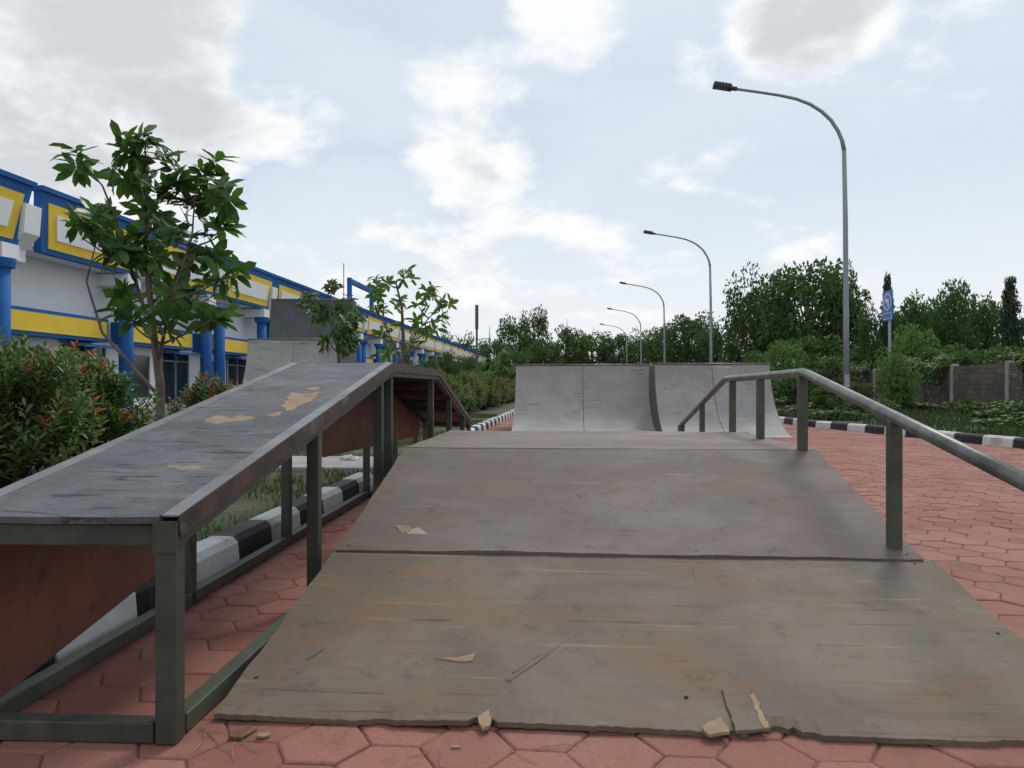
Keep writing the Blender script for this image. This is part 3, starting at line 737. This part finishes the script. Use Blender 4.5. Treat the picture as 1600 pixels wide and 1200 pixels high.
# distant trees ----------------------------------------------------
def crown_mesh(seed, kind, nclump, per, ls):
    r = random.Random(seed); lf = MB(); tr = MB()
    if kind == 'cone':
        tr.tube([(0, 0, 0), (0.01, 0, .5), (0, 0, .95)], [.03, .02, .005], 6)
        for k in range(nclump):
            t = r.random()**.8; z = .12+.86*t; rad = .5*(1-t)**.8*(.75+.25*math.sin(z*30+seed)); a = r.uniform(0, 6.28)
            c = Vector((rad*math.cos(a)*r.uniform(.3, 1), rad*math.sin(a)*r.uniform(.3, 1), z))
            for j in range(per):
                d = rdir(r); p = c+Vector((d.x*.10, d.y*.10, d.z*.035))
                lf.card(p, Vector((c.x*2, c.y*2, .15))+rdir(r)*.7, rdir(r), ls*r.uniform(.6, 1.3), ls*.6)
        return lf, tr
    cs = []
    for k in range(nclump):
        d = rdir(r); rr = r.uniform(.25, 1)**.5
        if kind == 'broad': c = Vector((d.x*.44*rr, d.y*.44*rr, .60+d.z*.34*rr))
        elif kind == 'tall': c = Vector((d.x*.40*rr, d.y*.40*rr, .60+d.z*.37*rr))
        else: c = Vector((d.x*.46*rr, d.y*.46*rr, .45+d.z*.42*rr))
        c.x *= 1+.18*math.sin(c.z*9+seed); c += rdir(r)*.05
        cs.append(c)
    tr.tube([(0, 0, 0), (.015, .01, .25), (0, .02, .55), (.01, 0, .8)], [.030, .024, .015, .006], 8)
    for c in cs[::3]: tr.tube([(0, .01, .18+.25*r.random()), (c.x*.5, c.y*.5, c.z*.75), c], [.012, .008, .003], 5, cap=False)
    for c in cs:
        rad = r.uniform(.07, .13)
        for j in range(per):
            d = rdir(r); p = c+Vector((d.x, d.y, d.z*.75))*rad*r.uniform(.55, 1.08)
            lf.card(p, d+rdir(r)*.9-UP*.2, rdir(r), ls*r.uniform(.6, 1.4), ls*r.uniform(.4, .7))
    return lf, tr
KIND = {}
spec = {'broad': (31, 'broad', 75, 90, .040, 'leaf_far'), 'broad2': (32, 'broad', 60, 85, .045, 'leaf_far2'), 'tall': (33, 'tall', 70, 80, .042, 'leaf_far'), 'cone': (34, 'cone', 130, 28, .05, 'leaf_conifer'),
        'bushy': (35, 'bush', 60, 80, .055, 'leaf_light'), 'bushd': (36, 'bush', 60, 80, .055, 'leaf_far2'), 'broad3': (37, 'broad', 65, 90, .040, 'leaf_far'), 'weed': (38, 'bush', 30, 45, .11, 'leaf_far2')}
def put_tree(kind, x, y, wd, hgt, label, group=None):
    nm = 'bush' if kind.startswith('bush') else ('conifer_tree' if kind == 'cone' else 'weed_clump' if kind == 'weed' else 'broadleaf_tree')
    cat = 'bush' if nm == 'bush' else 'weed' if nm == 'weed_clump' else 'tree'
    zb = ZV if y < 159 else -.05
    if kind not in KIND:
        sd, kd, nc, per, ls, mt = spec[kind]
        lf, tr = crown_mesh(sd, kd, nc, per, ls)
        t = thing(nm, label, cat, (x, y, zb), U(0, 6), group)
        tr.build('trunk' if kind != 'weed' else 'stems', 'barkdark', t, smooth=True); lf.build('crown' if kind != 'weed' else 'foliage', mt, t); KIND[kind] = t
    else:
        t = dup(KIND[kind], (x, y, zb), U(0, 6), label, group); t.name = nm
        if group is None and 'group' in t: del t['group']
        t['category'] = cat
    t.scale = (wd*1.05, wd*1.05, hgt)
    return t
def far_tree(kind, u, vt, dpt, wpx, label, group=None):
    p = D(u, HZ, dpt); ppm = F/dpt
    return put_tree(kind, p.x, p.y, wpx/ppm, (HZ-vt)/ppm+H-ZV+.02, label, group)
trees = [
 ('broad', 1262, 402, 58, 165, 'large round dark tree towering behind the nearest street lamp, tallest on the right'),
 ('broad3', 1190, 418, 66, 115, 'large dark tree just left of the tallest right-hand tree'),
 ('broad3', 1322, 415, 56, 80, 'dark tree directly behind the nearest lamp pole'),
 ('broad', 1165, 480, 72, 80, 'shorter dark tree between the second lamp and the tallest tree'),
 ('broad', 1075, 487, 105, 105, 'dark tree behind the second street lamp'),
 ('broad2', 1042, 503, 118, 75, 'mid green tree between the second and third street lamps'),
 ('broad3', 1118, 500, 98, 70, 'dark tree just right of the second lamp pole'),
 ('broad3', 1005, 514, 135, 75, 'dark tree behind the third lamp pole, above the quarter pipes'),
 ('broad', 965, 517, 140, 70, 'dark tree behind the fourth street lamp'),
 ('broad2', 925, 516, 145, 70, 'mid green tree right of centre, left of the fourth lamp'),
 ('broad2', 884, 506, 140, 78, 'lighter rounded tree in the middle above the left quarter pipe'),
 ('tall', 834, 477, 135, 52, 'tall loose tree with a high crown, tallest in the middle distance'),
 ('tall', 805, 492, 138, 62, 'tall tree just left of the highest tree in the middle distance'),
 ('broad', 772, 528, 150, 66, 'low dark tree right of the slim dark pole'),
 ('broad3', 728, 522, 150, 76, 'dark tree left of the slim dark pole'),
 ('broad2', 694, 518, 155, 64, 'mid green tree at the far end of the shop block'),
 ('broad', 850, 532, 120, 70, 'lower dark tree in front of the middle treeline'),
 ('broad3', 800, 540, 112, 60, 'low dark tree left of the left quarter pipe'),
 ('tall', 1366, 478, 48, 55, 'loose tree right of the nearest lamp pole'),
 ('cone', 1387, 432, 46, 44, 'narrow pointed dark tree behind the blue road sign'),
 ('broad2', 1432, 455, 52, 90, 'mid green tree right of the blue road sign'),
 ('tall', 1490, 432, 48, 85, 'tall loose tree behind the wall, left of the conifer'),
 ('broad', 1535, 462, 56, 95, 'dark tree behind the wall just left of the conifer'),
 ('cone', 1578, 436, 44, 62, 'dark conifer behind the wall at the right edge'),
 ('broad3', 1625, 462, 46, 90, 'dark tree behind the wall, cut by the right edge'),
 ('broad', 1700, 450, 46, 110, 'dark tree behind the wall beyond the right edge'),
 ('broad2', 1400, 480, 60, 120, 'hazy green tree far behind the blue road sign'),
 ('broad', 1470, 478, 62, 130, 'dark tree far behind the wall, right of the sign'),
 ('broad2', 700, 545, 48, 52, 'young green tree in front of the far shop columns'),
 ('broad2', 738, 552, 62, 44, 'young green tree left of the slim dark pole, before the shop end'),
 ('broad2', 668, 556, 40, 50, 'young green tree in front of the shops, left of the far columns'),
]
for a in trees: far_tree(*a)
bushes = [
 ('bushy', 1225, 526, 40, 70, 'light green bush left of the nearest lamp pole'),
 ('bushd', 1275, 512, 50, 105, 'dark bush directly left of the nearest lamp pole'),
 ('bushd', 1185, 540, 50, 80, 'dark bush right of the right quarter pipe top'),
 ('bushd', 1290, 548, 34, 90, 'low dark bush beside the nearest lamp pole'),
 ('bushd', 1255, 568, 28, 85, 'green bush on the verge close behind the kerb, left of the nearest lamp base'),
 ('bushd', 1340, 592, 27, 50, 'green bush just right of the nearest lamp base'),
 ('bushd', 1300, 598, 21, 60, 'low green bush in front of the nearest lamp base'),
 ('bushy', 1425, 500, 38, 85, 'tall light green bush behind the wall by the road sign'),
 ('bushd', 1475, 528, 34, 85, 'green bush over the wall, right of the road sign'),
 ('bushd', 1350, 535, 48, 80, 'dark bush between the nearest lamp and the road sign'),
 ('bushd', 1525, 535, 31, 95, 'dark bush spilling over the wall near the right'),
 ('bushd', 1590, 530, 28.5, 110, 'dark bush spilling over the wall at the right edge'),
 ('bushy', 1400, 545, 25, 58, 'light green bush hiding the foot of the sign post'),
 ('bushd', 1235, 580, 36, 80, 'dark bush on the verge just right of the right quarter pipe'),
 ('bushd', 1110, 560, 70, 90, 'dark bush behind the right quarter pipe'),
 ('bushd', 1050, 560, 80, 90, 'dark bush behind the gap between the quarter pipes'),
 ('bushy', 745, 575, 60, 60, 'light bush at the far end of the left shrub row'),
 ('bushd', 720, 560, 70, 60, 'dark bush in front of the far shop columns'),
]
for a in bushes: far_tree(*a)
rq = random.Random(91)
for k in range(64):
    y = 12+36*rq.random()**1.2; xa = atY(KR, y)+.7; x = xa+(13.7-xa)*rq.random()**.8
    if abs(x-L0.x) < .8 and abs(y-L0.y) < 1: x += 1.6
    put_tree('weed', x, y, rq.uniform(.8, 1.7), rq.uniform(.22, .50), 'low green weed clump on the verge between the right kerb and the wall', 'weed clumps on the right verge')

# vines on the wall ----------------------------------------------------
for i, (y, ln, hh) in enumerate(((22.0, 3, 2.0), (29.5, 3.5, 2.0), (37, 5, 2.1), (44, 6, 2.3), (53, 8, 2.4))):
    r = random.Random(60+i); lf = MB(); stv = MB()
    for k in range(1200):
        t = r.random()*ln; top = 1.66+(hh-1.66)*(.5+.5*math.sin(t*2.1+i)); 
        low = 1.32+.38*math.sin(t*2.6+i*2)-(.9 if r.random() < .10 else 0)
        z = r.uniform(max(.3, low), top+.08)
        p = Vector((-.12-.28*r.random()+(.35*r.random() if z > 1.65 else 0), t, z)); lf.leaf(p, Vector((-.6, r.uniform(-.8, .8), r.uniform(-.9, .3))), Vector((-.5, 0, 1)), r.uniform(.10, .2), .10, .2)
    for k in range(12):
        t = r.random()*ln; stv.tube([(-.08, t, 0), (-.10, t+.1, .9), (-.07, t+.2, 1.6)], .01, 4, cap=False)
    t = thing('climbing_vine', 'green creeper draped over the block wall, %s clump from the camera' % ORD[i], 'creeper', (WX, y, ZV), 0, 'creepers on the right wall')
    lf.build('foliage', 'leaf_light' if i % 2 else 'leaf_far2', t); stv.build('stems', 'barkdark', t)

# grass ----------------------------------------------------
def grass(name, label, n, fn, h0, h1, mat='grass'):
    r = random.Random(5); b = MB()
    for k in range(n):
        x, y = fn(r); h = r.uniform(h0, h1); a = r.uniform(0, 6.28); w = h*.07+.002
        dx, dy = math.cos(a)*w, math.sin(a)*w; lx, ly = r.uniform(-.5, .5)*h, r.uniform(-.5, .5)*h
        b.add([(x-dx, y-dy, ZV-.01), (x+dx, y+dy, ZV-.01), (x+lx*.4+dx*.6, y+ly*.4+dy*.6, ZV+h*.6), (x+lx, y+ly, ZV+h)], [(0, 1, 2), (0, 2, 3)])
    o = b.build(name, mat); tag(o, label, 'grass', None, 'stuff')
def gl(r):
    while True:
        y = r.uniform(1.5, 22); x = r.uniform(-4.2, atY(KL, y)-.16)
        if 7.05 < y < 8.3: continue
        if math.sin(x*3.1+y*1.3)+math.sin(y*2.7-x*2)+r.uniform(-1, 1) > -.2: return x, y
grass('grass', 'short patchy grass in the planting bed behind the left kerb', 26000, gl, .02, .06)
def grr(r):
    while True:
        y = 8+55*r.random()**1.5; x = r.uniform(atY(KR, y)+.16, 14.1); 
        if math.sin(x*1.3+y*.9)+math.sin(y*1.7-x)+r.uniform(-1, 1) > -.6: return x, y
grass('grass', 'rough grass and weeds on the verge between right kerb and wall', 32000, grr, .05, .24, 'grass_dark')

# ---------------------------------------------------------------- small things
pp = D(745, 605, 42)
t = thing('utility_pole', 'slim dark pole with a box at its top, before the far trees', 'pole', (pp.x, pp.y, ZV))
b = MB(); b.tube([(0, 0, 0), (0, 0, 5.0)], .06, 10); b.build('pole', 'polegrey', t)
b = MB(); b.box(-.085, .085, -.07, .07, 4.0, 5.35); b.build('box', 'polegrey', t, bevel=.01)
for i, (u, vt, d_) in enumerate(((765, 508, 300), (676, 512, 300), (886, 497, 320))):
    p = D(u, 605, d_); hh = (605-vt)/(F/d_)+H
    t = thing('antenna_mast', 'thin far lattice mast above the trees, %s of three from the left' % ['second', 'first', 'third'][i], 'mast', (p.x, p.y, -.05))
    b = MB(); b.tube([(0, 0, 0), (0, 0, hh*.8), (0, 0, hh)], [.5, .25, .06], 6); b.build('mast', 'framegrey', t)
    b = MB(); b.tube([(0, 0, hh*.72), (0, 0, hh*.8)], .6, 8); b.build('antenna', 'framegrey', t)
p = G(545, 724, ZV); r = random.Random(2)
b = MB(); n = 10
for i in range(n+1):
    for j in range(14):
        a = math.pi*i/n; c = 2*math.pi*j/14; rr = .07*(1+r.uniform(-.3, .3))
        b.v.append((math.cos(c)*math.sin(a)*rr*1.4, math.sin(c)*math.sin(a)*rr, max(0, .04+math.cos(a)*rr*.6)))
for i in range(n):
    for j in range(14): b.f.append([i*14+j, i*14+(j+1) % 14, (i+1)*14+(j+1) % 14, (i+1)*14+j]); b.m.append(0)
o = b.build('plastic_bag', 'bag'); o.location = (p.x, p.y, ZV); tag(o, 'crumpled white plastic bag on the bed seen under the grind box', 'litter')
def chip(u, v, L, w, mat, label, nm='wood_chip', cat='wood chip', rz=None, grp=None):
    p = G(u, v, .003); r = random.Random(u); b = MB(); pts = []
    for k in range(9):
        a = 2*math.pi*k/9; pts.append((math.cos(a)*L/2*r.uniform(.7, 1.1), math.sin(a)*w/2*r.uniform(.7, 1.1)))
    b.prism(pts, 'z', .0, .005); o = b.build(nm, mat); o.location = (p.x, p.y, .0015); o.rotation_euler = (.02, .05, rz if rz is not None else r.uniform(0, 3)); tag(o, label, cat, grp)
chip(412, 1149, .045, .025, 'bare', 'pale splinter of wood on the pavers by the ramp nose', rz=.4)
chip(378, 1146, .09, .05, 'dryleaf', 'dry brown leaf on the pavers at the left ramp corner', 'dry_leaf', 'leaf')
chip(712, 1168, .035, .010, 'bare', 'tiny pale splinter on the pavers below the ramp front, left of centre', rz=.2)
r = random.Random(77)
tw = [(330, 1152), (350, 1168), (310, 1160), (368, 1172), (345, 1140), (395, 1165), (300, 1175), (322, 1145), (655, 1178), (690, 1185), (870, 1170), (820, 1180)]
for i, (u, v) in enumerate(tw):
    p = G(u, v, .004); a = r.uniform(0, 3.14); L = r.uniform(.05, .13); pts = []
    d = Vector((math.cos(a), math.sin(a), 0)); s = Vector((-d.y, d.x, 0)); cv = r.uniform(-.14, .14)
    for k in range(7):
        q = k/6-.5; pts.append(d*L*q+s*L*cv*(1-4*q*q)+UP*(.003+.003*abs(math.sin(k+i))))
    b = MB(); b.tube(pts, .0011, 5); o = b.build('twig', 'straw'); o.location = (p.x, p.y, .0005)
    if u < 420: tag(o, 'thin dry straw in the tangle at the left corner of the ramp nose', 'twig', 'straws at the left ramp corner')
    else: tag(o, 'thin dry straw on the pavers in front of the ramp', 'twig', 'straws before the ramp front')

# ---------------------------------------------------------------- world, sun, camera
w = bpy.data.worlds.new('World'); S.world = w; w.use_nodes = True; nt = w.node_tree
bg = nt.nodes['Background']; bg.inputs[1].default_value = .1
SUN_EL = math.radians(52); SUN_AZ = math.radians(24)
sky = nt.nodes.new('ShaderNodeTexSky'); sky.sky_type = 'NISHITA'; sky.sun_disc = False; sky.sun_elevation = SUN_EL; sky.sun_rotation = SUN_AZ
sky.air_density = 1.0; sky.dust_density = 1.2
tc = nt.nodes.new('ShaderNodeTexCoord'); dv = tc.outputs['Generated']
sp_ = nt.nodes.new('ShaderNodeSeparateXYZ'); nt.links.new(dv, sp_.inputs[0])
zz = math_(nt, 'ADD', math_(nt, 'MAXIMUM', sp_.outputs[2], 0.0), .30)
cb = nt.nodes.new('ShaderNodeCombineXYZ')
nt.links.new(math_(nt, 'DIVIDE', sp_.outputs[0], zz), cb.inputs[0]); nt.links.new(math_(nt, 'DIVIDE', sp_.outputs[1], zz), cb.inputs[1]); cb.inputs[2].default_value = 3.7
pv = cb.outputs[0]
n_big = noise(nt, pv, 3.3, 9, .58, .1)
n_sh = noise(nt, pv, 3.6, 6, .58, .2)
n_thin = noise(nt, pv, 1.9, 7, .60, .6)
def blob(u, v, r_out, r_in, wgt):
    d = ray(u, v).normalized(); n = nt.nodes.new('ShaderNodeVectorMath'); n.operation = 'DOT_PRODUCT'
    nt.links.new(dv, n.inputs[0]); n.inputs[1].default_value = d
    return rng(nt, n.outputs['Value'], math.cos(math.radians(r_out)), math.cos(math.radians(r_in)), 0, wgt)
def addall(l):
    a = l[0]
    for x in l[1:]: a = math_(nt, 'ADD', a, x)
    return a
dens = addall([n_big, blob(120, 100, 13, 7, .29), blob(-60, 120, 16, 7, .2), blob(735, 185, 7, 2, .23), blob(900, 20, 5.5, 2, .2), blob(1270, 0, 6.5, 2, .22), blob(470, 195, 5, 1, .17), blob(1130, 60, 5, 2, .12), blob(650, 390, 9, 2, .15), blob(900, 440, 12, 2, .07)])
cmask = rng(nt, dens, .555, .725)
gcore = addall([math_(nt, 'MULTIPLY', n_sh, 1.1), math_(nt, 'MULTIPLY', dens, .45), blob(110, 120, 13, 3, .20), blob(1290, -10, 7, 2, .2), blob(760, 235, 4.5, 1, .16)])
core = rng(nt, gcore, .94, 1.24)
base = mixc(nt, rng(nt, n_thin, .34, .66, .72, .96), sky.outputs[0], (7.25, 8.15, 9.05))
haze = rng(nt, sp_.outputs[2], .02, .30, .9, .0)
base = mixc(nt, haze, base, (8.9, 9.25, 9.5))
ccol = mixc(nt, core, (10.1, 10.2, 10.2), (6.5, 6.8, 7.1))
col = mixc(nt, math_(nt, 'MULTIPLY', cmask, .92), base, ccol)
nt.links.new(col, bg.inputs[0])
sd = bpy.data.lights.new('sun', 'SUN'); sd.energy = 1.5; sd.angle = math.radians(14); sd.color = (1, .95, .88)
so = bpy.data.objects.new('sun', sd); C.objects.link(so)
dirv = Vector((math.sin(SUN_AZ)*math.cos(SUN_EL), math.cos(SUN_AZ)*math.cos(SUN_EL), math.sin(SUN_EL)))
so.rotation_euler = dirv.to_track_quat('Z', 'Y').to_euler(); so.location = (0, 0, 30)
cd = bpy.data.cameras.new('camera'); co = bpy.data.objects.new('camera', cd); C.objects.link(co)
co.location = CAM; co.rotation_euler = (math.radians(90), 0, TH)
cd.sensor_width = 36; cd.lens = 36*F/1600; cd.shift_y = (HZ-600)/1600; cd.clip_end = 4000; cd.clip_start = .05
S.camera = co
S.view_settings.view_transform = 'Standard'; S.view_settings.look = 'None'; S.view_settings.exposure = 0
